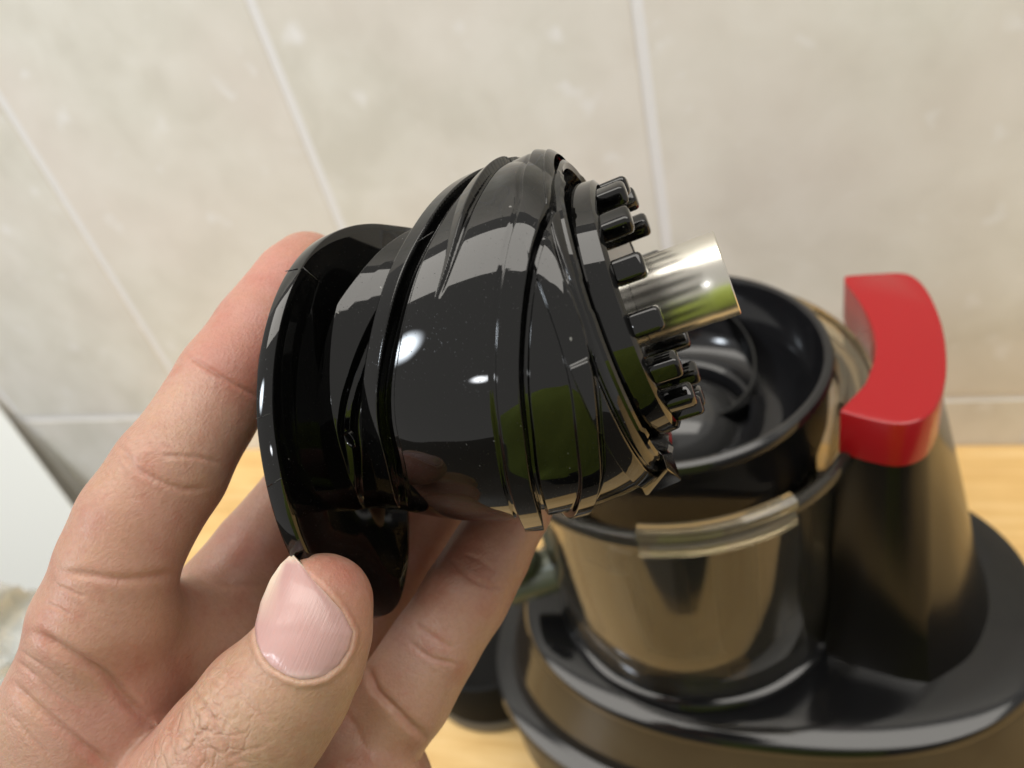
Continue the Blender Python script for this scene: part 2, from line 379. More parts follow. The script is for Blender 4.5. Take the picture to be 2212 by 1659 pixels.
# black filter cup inside, a ring that stands above the rim
rg = [(.0650, .2340), (.0655, .2560), (.0668, .2580), (.0672, .2605), (.0664, .2625), (.0648, .2632), (.0632, .2626), (.0622, .2600), (.0616, .2540), (.0585, .2500), (.0560, .2440), (.0540, .2370), (.0500, .2310), (.0440, .2285), (.0400, .2290), (.0370, .2320), (.0355, .2330), (.0340, .2320), (.0320, .2250), (.0006, .2240),
      (.0006, .1900), (.0480, .1890), (.0560, .2050), (.0620, .2200)]
jl(lathe('filter_cup', rg, M_RING, jb, (BX, BY, 0), 128, closed=True))
M_CONE = black_plastic('satin_grey_plastic', .03, .10, .08)
jl(lathe('centre_cone', [(.0003, .2440), (.0060, .2440), (.0085, .2430), (.0095, .2400), (.0150, .2390), (.0235, .2340), (.0290, .2250), (.0300, .2100), (.0003, .2100)], M_CONE, jb, (BX, BY, 0), 72, closed=True))
for k in range(3):
    V = []; n_v = 26
    for q in range(n_v):
        t = q/(n_v-1); r = .016+.0410*t; a = math.radians(-30+120*k+95*t); z = .234+.002*t+.012*t*t
        for dr, dz_ in ((-.0011, -.02), (-.0011, .0), (-.0005, .0008), (.0005, .0008), (.0011, 0), (.0011, -.02)):
            V.append((BX+(r+dr)*math.cos(a), BY+(r+dr)*math.sin(a), z+dz_))
    fs = grid_faces(n_v, 6, False, True)+[tuple(range(6)), tuple((n_v-1)*6+i for i in reversed(range(6)))]
    v_ = link('filter_vane', fix_normals(mesh_from(V, fs)), M_BLACK, jb); edge_split(v_, 40); jl(v_)
# inner brush frame and floor visible through the clear wall
jl(lathe('strainer', [(.0560, .1225), (.0570, .124), (.0582, .160), (.0596, .2038), (.0585, .204), (.0570, .160), (.0550, .126)], simple('mesh_strainer', (.050, .043, .033), .5, 0, spec=.15), jb, (BX, BY, 0), 96, closed=True))
for k in range(5):
    a = math.radians(-150+36*k+6*(k % 2))
    r_ = link('strainer_frame', box_mesh(.0035, .011, .086), M_RING, jb, False); r_.location = (.0590*math.cos(a), .0590*math.sin(a), .164); r_.rotation_euler = (0, 0, a); bevel(r_, .0008)

M_BAFFLE = simple('dark_grey_baffle', (.020, .020, .016), .3)
jl(lathe('juice_baffle', [(.0630, .135), (.0652, .135), (.0664, .198), (.0640, .198)], M_BAFFLE, jb, (BX, BY, 0), 24, -122, -104, closed=True))
jl(lathe('juice_baffle', [(.0630, .128), (.0652, .128), (.0656, .143), (.0634, .143)], M_BAFFLE, jb, (BX, BY, 0), 40, -104, -72, closed=True))
jl(lathe('juice_baffle', [(.0630, .150), (.0654, .150), (.0668, .214), (.0645, .214)], M_BAFFLE, jb, (BX, BY, 0), 24, -58, -40, closed=True))
# column with the red cap
cap_pts = [(.0215, .2270), (.0330, .2215), (.0430, .2200), (.0520, .2270), (.0590, .2470), (.0625, .2760), (.0610, .3030), (.0555, .3170), (.0440, .3190), (.0300, .3190),
           (.0300, .3130), (.0345, .2960), (.0372, .2770), (.0362, .2590), (.0310, .2410)]
def smooth_poly(pts, n, sharp=()):
    return catmull(pts, n, closed=True)
cp = np.array(cap_pts)
capn = resample(np.vstack([catmull(cp[:10], 60), catmull(cp[10:], 30)]), 110, closed=True)
cen = capn.mean(0)
def ring_at(poly, z, inset=0, dx=0):
    c = poly.mean(0); d = poly-c; L = np.linalg.norm(d, axis=1, keepdims=True)
    q = c+d*(1-inset/L); q = q+np.array((dx, 0)); return np.column_stack([q, np.full(len(q), z)])
cap = prism('lever_cap', [ring_at(capn, .2388, .0006), ring_at(capn, .2395), ring_at(capn, .2592), ring_at(capn, .2598, .0003), ring_at(capn, .2602, .0010)], M_RED, jb); jl(cap)
bot_pts = [(.0190, .2290), (.0330, .2235), (.0500, .2190), (.0600, .2180), (.0780, .2330), (.0890, .2560), (.0910, .2800), (.0860, .3050), (.0720, .3250), (.0480, .3300), (.0240, .3250),
           (.0240, .3160), (.0290, .2960), (.0310, .2770), (.0300, .2590), (.0250, .2450)]
bp_ = np.array(bot_pts); botn = resample(np.vstack([resample(bp_[:4], 20), catmull(bp_[3:11], 45), catmull(bp_[11:], 30)]), 110, closed=True)
rings = []
for t in np.linspace(0, 1, 12):
    f = t**1.15
    q = botn*(1-f)+(capn-cen)*.975*f+cen*f
    if t < .2: q = q+(q-q.mean(0))*(.2-t)**2*2.2
    rings.append(np.column_stack([q, np.full(len(q), .1085+t*(.2387-.1085))]))
jl(prism('column', rings, M_COLUMN, jb))
# juice spout on the left of the bowl
def tube_between(name, p, q, r1, r2, mat, parent, n=32, wall_=.0018):
    p, q = np.array(p), np.array(q); a = nrm(q-p); u = nrm(np.cross(a, (0, 0, 1))); v = np.cross(a, u)
    V = []; prof = [(p, r1), (q, r2), (q, r2-wall_), (p, r1-wall_)]
    for t in np.linspace(0, 2*np.pi, n, endpoint=False):
        for c, r in prof: V.append(c+(u*math.cos(t)+v*math.sin(t))*r)
    o = link(name, fix_normals(mesh_from(V, grid_faces(n, 4, True, True))), mat, parent); edge_split(o, 30); return o
jl(tube_between('spout', (BX-.060, BY-.016, .142), (BX-.094, BY-.024, .132), .0125, .0115, M_SPOUT, jb))
jl(lathe('spout_cap', [(.0005, .0), (.0125, .0), (.0135, .0015), (.0135, .010), (.012, .012), (.0005, .0125)], M_SPOUT, jb, (BX-.088, BY-.023, .1440), 40))

# black dish on the counter left of the juicer
dish = empty('black_dish', (-.186, .268, 0)); tag(dish, 'round matt black dish on the counter left of the juicer', 'dish')
def dl(o): o.matrix_parent_inverse = Matrix.Translation((.186, -.268, 0)); return o
dl(lathe('dish_foot', [(.0005, .0003), (.0485, .0003), (.0510, .0020), (.0512, .0075), (.0500, .0095), (.0005, .0095)], M_TAUPE, dish, (-.186, .268, 0)))
dl(lathe('dish_body', [(.0480, .0096), (.0500, .012), (.0485, .030), (.0450, .0400), (.0425, .0410), (.0410, .0400), (.0400, .0300), (.0005, .0280)], M_DISH, dish, (-.186, .268, 0)))

# ------------------------------------------------------------------ the auger
r1, r2 = nrm(ray(1572, 588)), nrm(ray(650, 915))
P1 = CAM+r1*.165
AX = -nrm(r2-(r2@r1)*r1)
_tc = -nrm(P1-AX*.06-CAM)
N0 = nrm(_tc-(_tc@AX)*AX); N9 = np.cross(AX, N0)
aug = empty('juicer_auger', mat=Matrix(((N0[0], N9[0], AX[0], P1[0]), (N0[1], N9[1], AX[1], P1[1]), (N0[2], N9[2], AX[2], P1[2]), (0, 0, 0, 1))))
tag(aug, 'glossy black screw auger with steel shaft held in the hand', 'auger')
# profile (mm): distance from the shaft end, radius
PS = np.array([24, 24.6, 26, 28, 32, 38, 44, 50, 56, 60, 65, 71, 76.6, 84, 92, 112.])
PR = np.array([33.0, 33.8, 34.9, 36.0, 37.2, 37.9, 37.9, 37.5, 36.8, 36.1, 35.0, 33.1, 30.8, 27.4, 25.0, 24.0])
def spline_eval(xs, ys, x):                     # smooth monotone-ish interpolation
    m = np.gradient(ys, xs); i = np.clip(np.searchsorted(xs, x)-1, 0, len(xs)-2)
    h = xs[i+1]-xs[i]; t = (np.clip(x, xs[0], xs[-1])-xs[i])/h
    return (2*t**3-3*t**2+1)*ys[i]+(t**3-2*t**2+t)*h*m[i]+(-2*t**3+3*t**2)*ys[i+1]+(t**3-t**2)*h*m[i+1]
def prof(s): return spline_eval(PS, PR, np.asarray(s, float))
def cast(x, y, Rf):
    r = ray(x, y); t = np.linspace(.1, .26, 3201); p = CAM+t[:, None]*r; q = p-P1
    s = -(q@AX)*1000; u = q@N0*1000; v = q@N9*1000
    f = np.hypot(u, v)-(Rf(s) if callable(Rf) else Rf)
    i = np.where(f < 0)[0]; i = i[0] if len(i) else int(np.argmin(f))
    return float(s[i]), math.degrees(math.atan2(v[i], u[i]))
def LP(s, ph, r):                               # local coordinates of the auger
    ph = math.radians(ph); return (r*math.cos(ph)/1000, r*math.sin(ph)/1000, -s/1000)
def path_fn(px_pts, off=0.0, pre=(), post=()):
    q = [cast(x, y, (lambda s, o=off: prof(s)+o)) for x, y in px_pts]
    q = sorted([(p, s) for s, p in q]+[tuple(v) for v in pre]+[tuple(v) for v in post])
    P_ = np.array([v[0] for v in q]); S_ = np.array([v[1] for v in q])
    k = np.arange(-190, 191, 2.0)
    y = np.interp(k, P_, S_)
    a = (S_[3]-S_[0])/(P_[3]-P_[0]); b = (S_[-1]-S_[-4])/(P_[-1]-P_[-4])
    y = np.where(k < P_[0], S_[0]+a*(k-P_[0]), y); y = np.where(k > P_[-1], S_[-1]+b*(k-P_[-1]), y)
    ker = np.hanning(11); ker /= ker.sum(); yp = np.pad(y, 5, mode='reflect', reflect_type='odd'); y = np.convolve(yp, ker, 'valid')
    return lambda ph: np.interp(ph, k, y)
c1 = path_fn([(905, 490), (860, 570), (830, 660), (808, 760), (796, 850), (800, 930), (820, 1000)], .4, pre=[(-85, 38)])
c2 = path_fn([(1040, 400), (1008, 460), (985, 530), (962, 600), (940, 645)], .0, pre=[(-85, 33)])
c3 = path_fn([(1160, 430), (1126, 520), (1108, 620), (1097, 750), (1097, 850), (1110, 950), (1122, 1040)], .6, pre=[(-88, 25.5), (-66, 26)], post=[(66, 52.5), (85, 57), (105, 61)])
c4 = path_fn([(1168, 540), (1205, 640), (1240, 740), (1262, 840), (1270, 940), (1278, 1030)], .4, post=[(70, 42.5), (88, 48), (108, 53)])
for nm_, c_ in (('c1', c1), ('c2', c2), ('c3', c3), ('c4', c4)): print(nm_, [round(float(c_(a)), 1) for a in range(-90, 100, 15)])
def sst(x, a, b): t = np.clip((x-a)/(b-a), 0, 1); return t*t*(3-2*t)
def plateau(d, lo_, hi_, e0, e1): return sst(d, lo_-e0, lo_+.0001)*(1-sst(d, hi_-.0001, hi_+e1))
def surf(s, ph):
    pw = (ph+180) % 360-180
    r = prof(s)
    base = r.copy()
    # thin ridge: gentle on the neck side, sharp drop on the rim side, running out to a point
    d = s-c2(pw); amp = 1.5*(1-sst(pw, -60, -19))*(1-sst(-pw, 100, 125))+.35*(1-sst(pw, -24, -19))*sst(pw, -60, -30)
    wid = 4.2*np.clip((-17-pw)/40, .12, 1)
    r = r+amp*np.where(d < 0, 0, 1)*np.clip(1-d/wid, 0, 1)-amp*.5*np.exp(-((d+.5)/.5)**2)
    # screw rib
    d = s-c3(pw); h3 = np.interp(pw, [-180, -100, -60, -20, 20, 60, 80, 110, 140, 180], [0, .7, .8, .7, 1.0, 2.0, 3.2, 3.2, 0, 0]); on = np.clip(h3*4, 0, 1)
    m3 = plateau(d, -2.1, 2.1, .5, .5); r = r+h3*m3-on*1.3*plateau(d, -3.4, -2.6, .5, .5)-on*.25*plateau(d, 2.5, 3.0, .4, .8)
    # narrow rib
    d4 = s-c4(pw); h4 = np.interp(pw, [-180, -28, -20, 20, 60, 90, 130, 180], [0, 0, .35, .7, 1.4, 1.8, 0, 0])
    m4 = plateau(d4, -1.9, 1.9, .45, .45); r = r+h4*m4-np.clip(h4*3, 0, 1)*.3*plateau(d4, -2.6, -2.2, .3, .3)
    # land between narrow rib and rim with a square end
    a4 = sst(pw, 9, 10.2)*(1-sst(pw, 118, 122))
    r = r+a4*.85*plateau(s, 26.2, 29.2, .25, .3)
    # rim band
    r = r+.5*(1-sst(s, 25.3, 25.7))
    # upper shoulder facets and chips near the broken rim
    w = (1-sst(s, 29, 36))*(1-sst(pw, -52, -38))*sst(pw, -125, -100)
    fa = np.abs(np.sin(.075*pw+.17*s))*1.2+np.abs(np.sin(.040*pw-.21*s+1.0))*1.0-1.0
    r = r+w*fa*.8
    # band beside the neck, its groove, and the neck itself
    d = s-c1(pw); on = 1-sst(pw, 40, 60); onu = sst(pw, -150, -118)
    g = plateau(d, -4.4, -2.3, .3, .35)*3.0+plateau(d, -5.7, -4.4, .5, .2)*1.2
    r = r-g*on*np.interp(pw, [-180, -110, -80, -50, -20, 180], [0, .3, .45, .7, 1, 1])
    r = r+.35*plateau(d, -2.2, 2.1, .3, .3)*on
    neckr = np.interp(d, [2.0, 2.4, 3.2, 6.8, 7.6, 8.0, 9.4, 10.0, 12.5, 15, 18, 19.5, 60], [28.4, 27.0, 25.2, 24.6, 25.2, 26.4, 27.0, 28.6, 30.0, 31.3, 32.6, 21.0, 20])
    neckr = np.minimum(neckr, base)
    nk = sst(d, 2.1, 2.5)*onu
    r = r*(1-nk)+neckr*nk
    masks = {'screw_blade': (np.abs(d+.05) < 2.45) & (pw < 56) & (pw > -118), 'neck': (d > 2.45) & (pw > -120),
             'screw_rib': (np.abs(s-c3(pw)) < 2.45) & (h3 > .3), 'narrow_rib': (np.abs(d4) < 2.15) & (h4 > .3),
             'thin_rib': (s-c2(pw) > -.9) & (s-c2(pw) < wid) & (pw < -19) & (pw > -118)}
    return r, masks
ss = np.concatenate([np.linspace(24, 76, 500), np.linspace(76.2, 98.5, 110)])
nph = 900
PHg, Sg = np.meshgrid(np.arange(nph)*360.0/nph, ss, indexing='ij')
Rg, masks = surf(Sg, PHg)
pr_ = np.radians(PHg)
VG = np.stack([Rg*np.cos(pr_), Rg*np.sin(pr_), -Sg], -1)/1000
ns = len(ss)
I, Jx = np.meshgrid(np.arange(nph), np.arange(ns-1), indexing='ij'); I2 = (I+1) % nph
Q = np.stack([I*ns+Jx, I*ns+Jx+1, I2*ns+Jx+1, I2*ns+Jx], -1).reshape(-1, 4)
owner = np.zeros(len(Q), int); names = ['auger_body']
for k_, (nm_, m_) in enumerate(masks.items()):
    if nm_ == 'thin_rib': order = 1
    f_ = (m_[:, :-1] & m_[:, 1:]).reshape(-1) if False else m_[:, :-1].reshape(-1)
    names.append(nm_); owner[f_ & (owner == 0)] = k_+1
VG = VG.reshape(-1, 3)
def np_mesh(V, Fq):
    used = np.unique(Fq); mp = np.full(len(V), -1); mp[used] = np.arange(len(used)); Vv = V[used]; Fq = mp[Fq]
    me = bpy.data.meshes.new('m'); me.vertices.add(len(Vv)); me.vertices.foreach_set('co', Vv.astype(np.float32).ravel())
    me.loops.add(Fq.size); me.loops.foreach_set('vertex_index', Fq.ravel().astype(np.int32))
    me.polygons.add(len(Fq)); me.polygons.foreach_set('loop_start', np.arange(0, Fq.size, 4, dtype=np.int32))
    me.polygons.foreach_set('loop_total', np.full(len(Fq), 4, np.int32)); me.update(calc_edges=True); me.validate(); return me
# outward orientation
a_, b_, c_ = VG[Q[0, 0]], VG[Q[0, 1]], VG[Q[0, 2]]
if np.cross(b_-a_, c_-a_)@np.array((a_[0], a_[1], 0)) < 0: Q = Q[:, ::-1]
for k_, nm_ in enumerate(names):
    f_ = Q[owner == k_]
    if len(f_): link(nm_, np_mesh(VG, f_), M_BLACK, aug)
V = [LP(s_, 360*k/80, r) for k in range(80) for s_, r in ((95.5, 19.8), (95.7, 24.6), (98.2, 25.2), (98.7, 24.6), (98.7, .02))]
link('end_cap', fix_normals(mesh_from(V, grid_faces(80, 5, True))), M_BLACK, aug)
# rim lip, chipped, and the dark recess behind the pin disc
rs = np.random.RandomState(7)
def ring_part(name, prof_rs, jit=0.0, n=200, mat=M_BLACK, seed=1):
    rr = np.random.RandomState(seed); V = []
    ph = np.arange(n)*360/n
    j = np.zeros(n)
    for q in range(16):
        c = rr.uniform(0, 360); w = rr.uniform(2, 7); d = np.abs((ph-c+180) % 360-180); j += rr.uniform(-1, .6)*(d < w)
    for k in range(n):
        for idx, (s, r) in enumerate(prof_rs): V.append(LP(s+(j[k]*jit if idx in (1, 2) else 0), ph[k], r+(j[k]*jit*.5 if idx in (1, 2) else 0)))
    o = link(name, fix_normals(mesh_from(V, grid_faces(n, len(prof_rs), True, True))), mat, aug); edge_split(o, 30); return o
ring_part('rim_lip', [(25.2, 33.6), (23.4, 33.5), (23.0, 32.7), (23.4, 31.6), (26.5, 31.0), (27, 33.0)], .45, seed=3)
ring_part('recess_wall', [(24.2, 31.2), (27.0, 30.6), (27.4, 24.0), (29, 24.0), (29, 31.4)], 0)
ring_part('pin_disc', [(18.9, 26.9), (19.3, 27.5), (24.6, 28.3), (27.3, 28.3), (27.3, 9.2), (18.8, 9.2), (18.8, 25.9), (18.55, 26.2)], .0)
# pins
def pin_mesh(w=.0047, h=.0042, L=.0064):
    me = box_mesh(w, h, L); bm = bmesh.new(); bm.from_mesh(me)
    bmesh.ops.bevel(bm, geom=list(bm.edges), offset=.00105, segments=3, profile=.5, affect='EDGES'); bm.to_mesh(me); bm.free()
    me.polygons.foreach_set('use_smooth', [True]*len(me.polygons)); me.materials.append(M_BLACK); return me
pm = pin_mesh()
rp = random.Random(2)
for ph in [-16+24*k for k in range(15)]:
    o = bpy.data.objects.new('pin', pm); col.objects.link(o); o.parent = aug
    o.location = LP(16.2, ph, 24.3-rp.uniform(0, .5)); o.rotation_euler = (0, 0, math.radians(ph+90+rp.uniform(-4, 4)))
# steel shaft
sh = [(0.0, 8.2), (0.0, 8.75), (.25, 9.0), (4.6, 9.02), (4.8, 8.93), (28, 8.93)]
V = []; n = 120
pr = [(5.5, .01), (5.0, 7.6), (.15, 7.8)]+sh
for k in range(n):
    for s, r in pr: V.append(LP(s, 360*k/n, r))
o = link('steel_shaft', fix_normals(mesh_from(V, grid_faces(n, len(pr), True))), M_STEEL, aug); edge_split(o, 35)
# ribs: swept flat-topped ridges following traced helices
def smooth_path(pts, n=80):
    return catmull(np.array(pts), n)
def rib(name, path, seed=0, mat=M_BLACK):
    """path rows: s, phi, half width (mm), height above body (mm), base sink"""
    pts = smooth_path(path, 120); V = []; n = len(pts)
    W = np.array([LP(p[0], p[1], float(prof(p[0]))) for p in pts])*1000
    T = np.gradient(W, axis=0); T /= np.linalg.norm(T, axis=1)[:, None]
    for k in range(n):
        s, ph, hw, h = pts[k][:4]
        e = .4
        a1 = np.array(LP(s+e, ph, float(prof(s+e))))*1000; a0 = np.array(LP(s-e, ph, float(prof(s-e))))*1000
        side = nrm(a1-a0); side = nrm(side-(side@T[k])*T[k]); up = nrm(np.cross(side, T[k]))
        if up@np.array((W[k][0], W[k][1], 0)) < 0: up = -up
        c = min(.45, hw*.35, max(h*.4, .02))
        sec = [(-hw-.25, -1.2), (-hw-.25, -.02), (-hw-.06, .12*h), (-hw, h-c), (-hw+c*.35, h-c*.3), (-hw+c, h), (hw-c, h), (hw-c*.35, h-c*.3), (hw, h-c), (hw+.06, .12*h), (hw+.25, -.02), (hw+.25, -1.2)]
        for x, y in sec: V.append((W[k]+side*x+up*y)/1000)
    m = 12; fs = grid_faces(n, m, False, True)
    fs.append(tuple(range(m))); fs.append(tuple((n-1)*m+i for i in reversed(range(m))))
    o = link(name, fix_normals(mesh_from(V, fs)), mat, aug); edge_split(o, 45); return o
def traced(pts, offs=0.0):
    return [cast(x, y, (lambda s, o=offs: prof(s)+o)) for x, y in pts]
def extend(tr, hw, hh, pre=(), post=()):
    n = len(tr); out = [list(p) for p in pre]
    for i, (s, ph) in enumerate(tr): out.append([s, ph, float(np.interp(i, np.linspace(0, n-1, len(hw)), hw)), float(np.interp(i, np.linspace(0, n-1, len(hh)), hh))])
    return out+[list(p) for p in post]
# broken tooth at the lower end of the rim
def tooth():
    lo_ = [LP(23.0, 68, 32), LP(22.6, 88, 32), LP(32, 90, 35)]
    hi_ = [LP(23.0, 69, 35.4), LP(22.4, 87, 38.6), LP(31.5, 91, 40.4)]
    o = link('rim_tooth', fix_normals(mesh_from(lo_+hi_, [(0, 1, 2), (3, 5, 4), (0, 1, 4, 3), (1, 2, 5, 4), (2, 0, 3, 5)])), M_BLACK, aug, False); bevel(o, .0004, 2)
tooth()
def seam(p, q, w=.00010):
    p, q = np.array(p), np.array(q); a = nrm(q-p); u = nrm(np.cross(a, (.3, .5, .8))); v = np.cross(a, u)
    V = [c+(u*x+v*y)*w for c in (p, q) for x, y in ((-1, -1), (1, -1), (1, 1), (-1, 1))]
    link('mould_seam', fix_normals(mesh_from(V, [(0, 1, 2, 3), (4, 5, 6, 7), (0, 1, 5, 4), (1, 2, 6, 5), (2, 3, 7, 6), (3, 0, 4, 7)])), M_BLACK, aug)
seam(LP(87.6, 11.5, 42.1), LP(91.3, 12.5, 42.1)); seam(LP(84.3, -5, 42.05), LP(88.0, -5, 42.05), .00006)
seam(LP(74.9, -44.5, 41.0), LP(74.2, -44, 36.0)); seam(LP(76.0, -44.5, 41.25), LP(79.2, -46, 41.0), .00008)
seam(LP(47.2, -42, float(prof(47.2))+.34), LP(51.0, -41, float(prof(51))+.34), .00008)
# end flange: wide helical blade that the thumb pinches
fl_ = [(57, -150, 30), (60.5, -130, 33), (63.8, -110, 34.8), (67.2, -92, 35.6), (69.8, -80, 37.2), (71.9, -70, 38.6), (74.0, -60, 39.9), (76.4, -48, 40.9), (79.0, -36, 41.5), (81.5, -25, 41.8), (84.0, -14, 42), (86.3, -4, 42), (88.4, 6, 42), (90.3, 15, 42.2), (92.0, 24, 42.8), (93.8, 34, 43.7)]
fl_ += [(96.2, 50, 45.6), (97.8, 66, 48.0), (98.6, 84, 49.6), (98.6, 98, 45.5), (97.5, 112, 38), (96, 128, 30)]
fp = catmull(np.array(fl_), 180)
V = []
for s, ph, R_ in fp:
    core = 22.0; th = 3.9
    rr_ = np.linspace(core, R_, 9)
    lean = lambda r: (R_-r)*.10
    front = [(s-th/2-lean(r)+(.45 if i == 8 else 0), r-(.0 if i < 8 else .0)) for i, r in enumerate(rr_)]
    sec = [(s-th/2-.016*(R_-r)**1.5, r) for r in rr_[:-1]]+[(s-th/2+.0, R_-.5), (s-th/2+.14, R_-.14), (s-th/2+.5, R_), (s+th/2-.5, R_), (s+th/2-.14, R_-.14), (s+th/2, R_-.5)]+[(s+th/2+(R_-r)*.12, r) for r in rr_[::-1][1:]]
    for a_, r in sec: V.append(LP(a_, ph, r))
m = len(sec)
fs = grid_faces(len(fp), m, False, True)+[tuple(range(m)), tuple((len(fp)-1)*m+i for i in reversed(range(m)))]
o = link('end_flange', fix_normals(mesh_from(V, fs)), M_BLACK, aug); edge_split(o, 40)
# moulded round mark on the neck and on the flange face
def disc_mark(s, ph, r0, rad, h=.35):
    c = np.array(LP(s, ph, r0))*1000; e = .4
    ax_ = nrm(np.array(LP(s+e, ph, float(prof(s+e))))-np.array(LP(s-e, ph, float(prof(s-e)))))
    up = np.array((math.cos(math.radians(ph)), math.sin(math.radians(ph)), 0)); up = nrm(up-(up@ax_)*ax_); tn = np.cross(ax_, up)
    V = []; n = 32
    for k in range(n):
        t = 2*math.pi*k/n; d = ax_*math.cos(t)*.72+tn*math.sin(t)
        for rr, hh in ((rad, -.4), (rad, h), (rad-.15, h+.08), (rad-.35, h), (rad-.4, h*.3)): V.append((c+d*rr+up*hh)/1000)
    fs = grid_faces(n, 5, True); fs.append(tuple(k*5+4 for k in range(n)))
    o = link('moulding_mark', fix_normals(mesh_from(V, fs)), M_BLACK, aug); edge_split(o, 40)
def face_mark(s, ph, r0, rad):
    V = []; n = 36; c = np.array(LP(s, ph, r0))*1000; rd = np.array((math.cos(math.radians(ph)), math.sin(math.radians(ph)), 0)); tn = np.array((-rd[1], rd[0], 0))
    for k in range(n):
        t = 2*math.pi*k/n; d = rd*math.cos(t)+tn*math.sin(t)
        for rr, hh in ((rad+.25, -.9), (rad+.2, .0), (rad, .06), (rad-.2, .0), (rad-.25, -.9)): V.append((c+d*rr+np.array((0, 0, hh)))/1000)
    o = link('moulding_mark', fix_normals(mesh_from(V, grid_faces(n, 5, True))), M_BLACK, aug); edge_split(o, 60)
s_, p_ = cast(758, 948, prof); disc_mark(s_, p_, float(prof(s_)), 1.9)

# ------------------------------------------------------------------ the hand: one signed-distance surface
S = lambda px: None
class Field:
    def __init__(s, lo, hi, vox):
        s.lo = np.array(lo); s.vox = vox
        s.n = np.ceil((np.array(hi)-s.lo)/vox).astype(int)+1
        s.f = np.full(s.n, .05, np.float32)
        s.ax = [s.lo[i]+np.arange(s.n[i])*vox for i in range(3)]
    def seg(s, a, b, ra, rb, k, f=None, flat=None):
        f = s.f if f is None else f
        a, b = np.asarray(a), np.asarray(b); mg = max(ra, rb)+k+.004
        lo = np.minimum(a, b)-mg; hi = np.maximum(a, b)+mg
        i0 = np.clip(((lo-s.lo)/s.vox).astype(int), 0, s.n-1); i1 = np.clip(((hi-s.lo)/s.vox).astype(int)+2, 1, s.n)
        if np.any(i1 <= i0): return
        sl = tuple(slice(p, q) for p, q in zip(i0, i1))
        X = s.ax[0][sl[0]][:, None, None]; Y = s.ax[1][sl[1]][None, :, None]; Z = s.ax[2][sl[2]][None, None, :]
        d = b-a; L2 = max(d@d, 1e-12)
        t = np.clip(((X-a[0])*d[0]+(Y-a[1])*d[1]+(Z-a[2])*d[2])/L2, 0, 1)
        qx, qy, qz = X-a[0]-t*d[0], Y-a[1]-t*d[1], Z-a[2]-t*d[2]
        dist = np.sqrt(qx*qx+qy*qy+qz*qz)-(ra+(rb-ra)*t)
        g = f[sl]
        if k > 0:
            h = np.maximum(k-np.abs(g-dist), 0)/k
            f[sl] = np.minimum(g, dist)-h*h*h*k/6
        else: f[sl] = np.minimum(g, dist)
def surface_nets(f, lo, vox):
    nx, ny, nz = f.shape; ins = f < 0
    cs = np.zeros((nx-1, ny-1, nz-1), np.int8)
    for dx in (0, 1):
        for dy in (0, 1):
            for dz in (0, 1): cs += ins[dx:nx-1+dx, dy:ny-1+dy, dz:nz-1+dz]
    act = (cs > 0) & (cs < 8); idx = np.argwhere(act)
    vid = np.full(act.shape, -1, np.int64); vid[act] = np.arange(len(idx))
    corners = [(a, b, c) for a in (0, 1) for b in (0, 1) for c in (0, 1)]
    val = {c: f[idx[:, 0]+c[0], idx[:, 1]+c[1], idx[:, 2]+c[2]] for c in corners}
    acc = np.zeros((len(idx), 3)); cnt = np.zeros(len(idx))
    for c in corners:
        for ax in range(3):
            if c[ax] == 0:
                d = list(c); d[ax] = 1; d = tuple(d); u, v = val[c], val[d]; m = (u < 0) != (v < 0)
                t = np.where(m, u/np.where(m, u-v, 1), 0); p = np.tile(np.array(c, float), (len(idx), 1)); p[:, ax] = t
                acc[m] += p[m]; cnt += m
    V = (idx+acc/cnt[:, None])*vox+np.array(lo)
    Fs = []
    for ax in range(3):
        o1, o2 = [i for i in range(3) if i != ax]
        sl0 = [slice(None)]*3; sl1 = [slice(None)]*3; sl0[ax] = slice(0, -1); sl1[ax] = slice(1, None)
        ch = ins[tuple(sl0)] != ins[tuple(sl1)]; e = np.argwhere(ch)
        ok = (e[:, o1] > 0) & (e[:, o2] > 0) & (e[:, o1] < f.shape[o1]-1) & (e[:, o2] < f.shape[o2]-1); e = e[ok]
        neg = ins[e[:, 0], e[:, 1], e[:, 2]]
        def vd(a, b):
            q = e.copy(); q[:, o1] -= a; q[:, o2] -= b; return vid[q[:, 0], q[:, 1], q[:, 2]]
        Q = np.stack([vd(1, 1), vd(0, 1), vd(0, 0), vd(1, 0)], 1)
        flip = neg if ax != 1 else ~neg
        Q[~flip] = Q[~flip][:, ::-1]; Fs.append(Q)
    return V, np.vstack(Fs)

# joints: pixel x, pixel y, camera depth (m), radius in pixels
def J(x, y, d, r): return (P(x, y, d), r*d/F)
lo = np.array((-.175, .0, .20)); hi = np.array((.03, .24, .46))
chains = {
 'index': [(668, 583, .196, 84), (640, 612, .193, 90), (560, 715, .184, 98), (494, 812, .177, 105), (440, 905, .171, 106), (368, 1015, .164, 122), (300, 1120, .160, 122), (252, 1225, .158, 126), (228, 1330, .158, 140)],
 'middle': [(430, 1420, .190, 120), (485, 1300, .193, 112), (560, 1190, .198, 100), (655, 1075, .206, 92), (760, 960, .216, 88), (860, 900, .216, 82)],
 'ring': [(700, 1480, .206, 120), (800, 1330, .213, 100), (885, 1200, .218, 92), (960, 1090, .224, 84), (1020, 1010, .222, 76)],
 'pinky': [(780, 1640, .186, 100), (872, 1500, .187, 104), (940, 1390, .188, 99), (1000, 1290, .191, 96), (1062, 1190, .195, 88), (1110, 1100, .200, 80), (1130, 1040, .204, 70)],
 'thumb': [(695, 1305, .1535, 109), (682, 1365, .152, 120), (660, 1420, .151, 128), (620, 1480, .151, 140), (570, 1535, .151, 152), (500, 1630, .152, 165), (420, 1760, .155, 185), (360, 1900, .160, 210)],
}
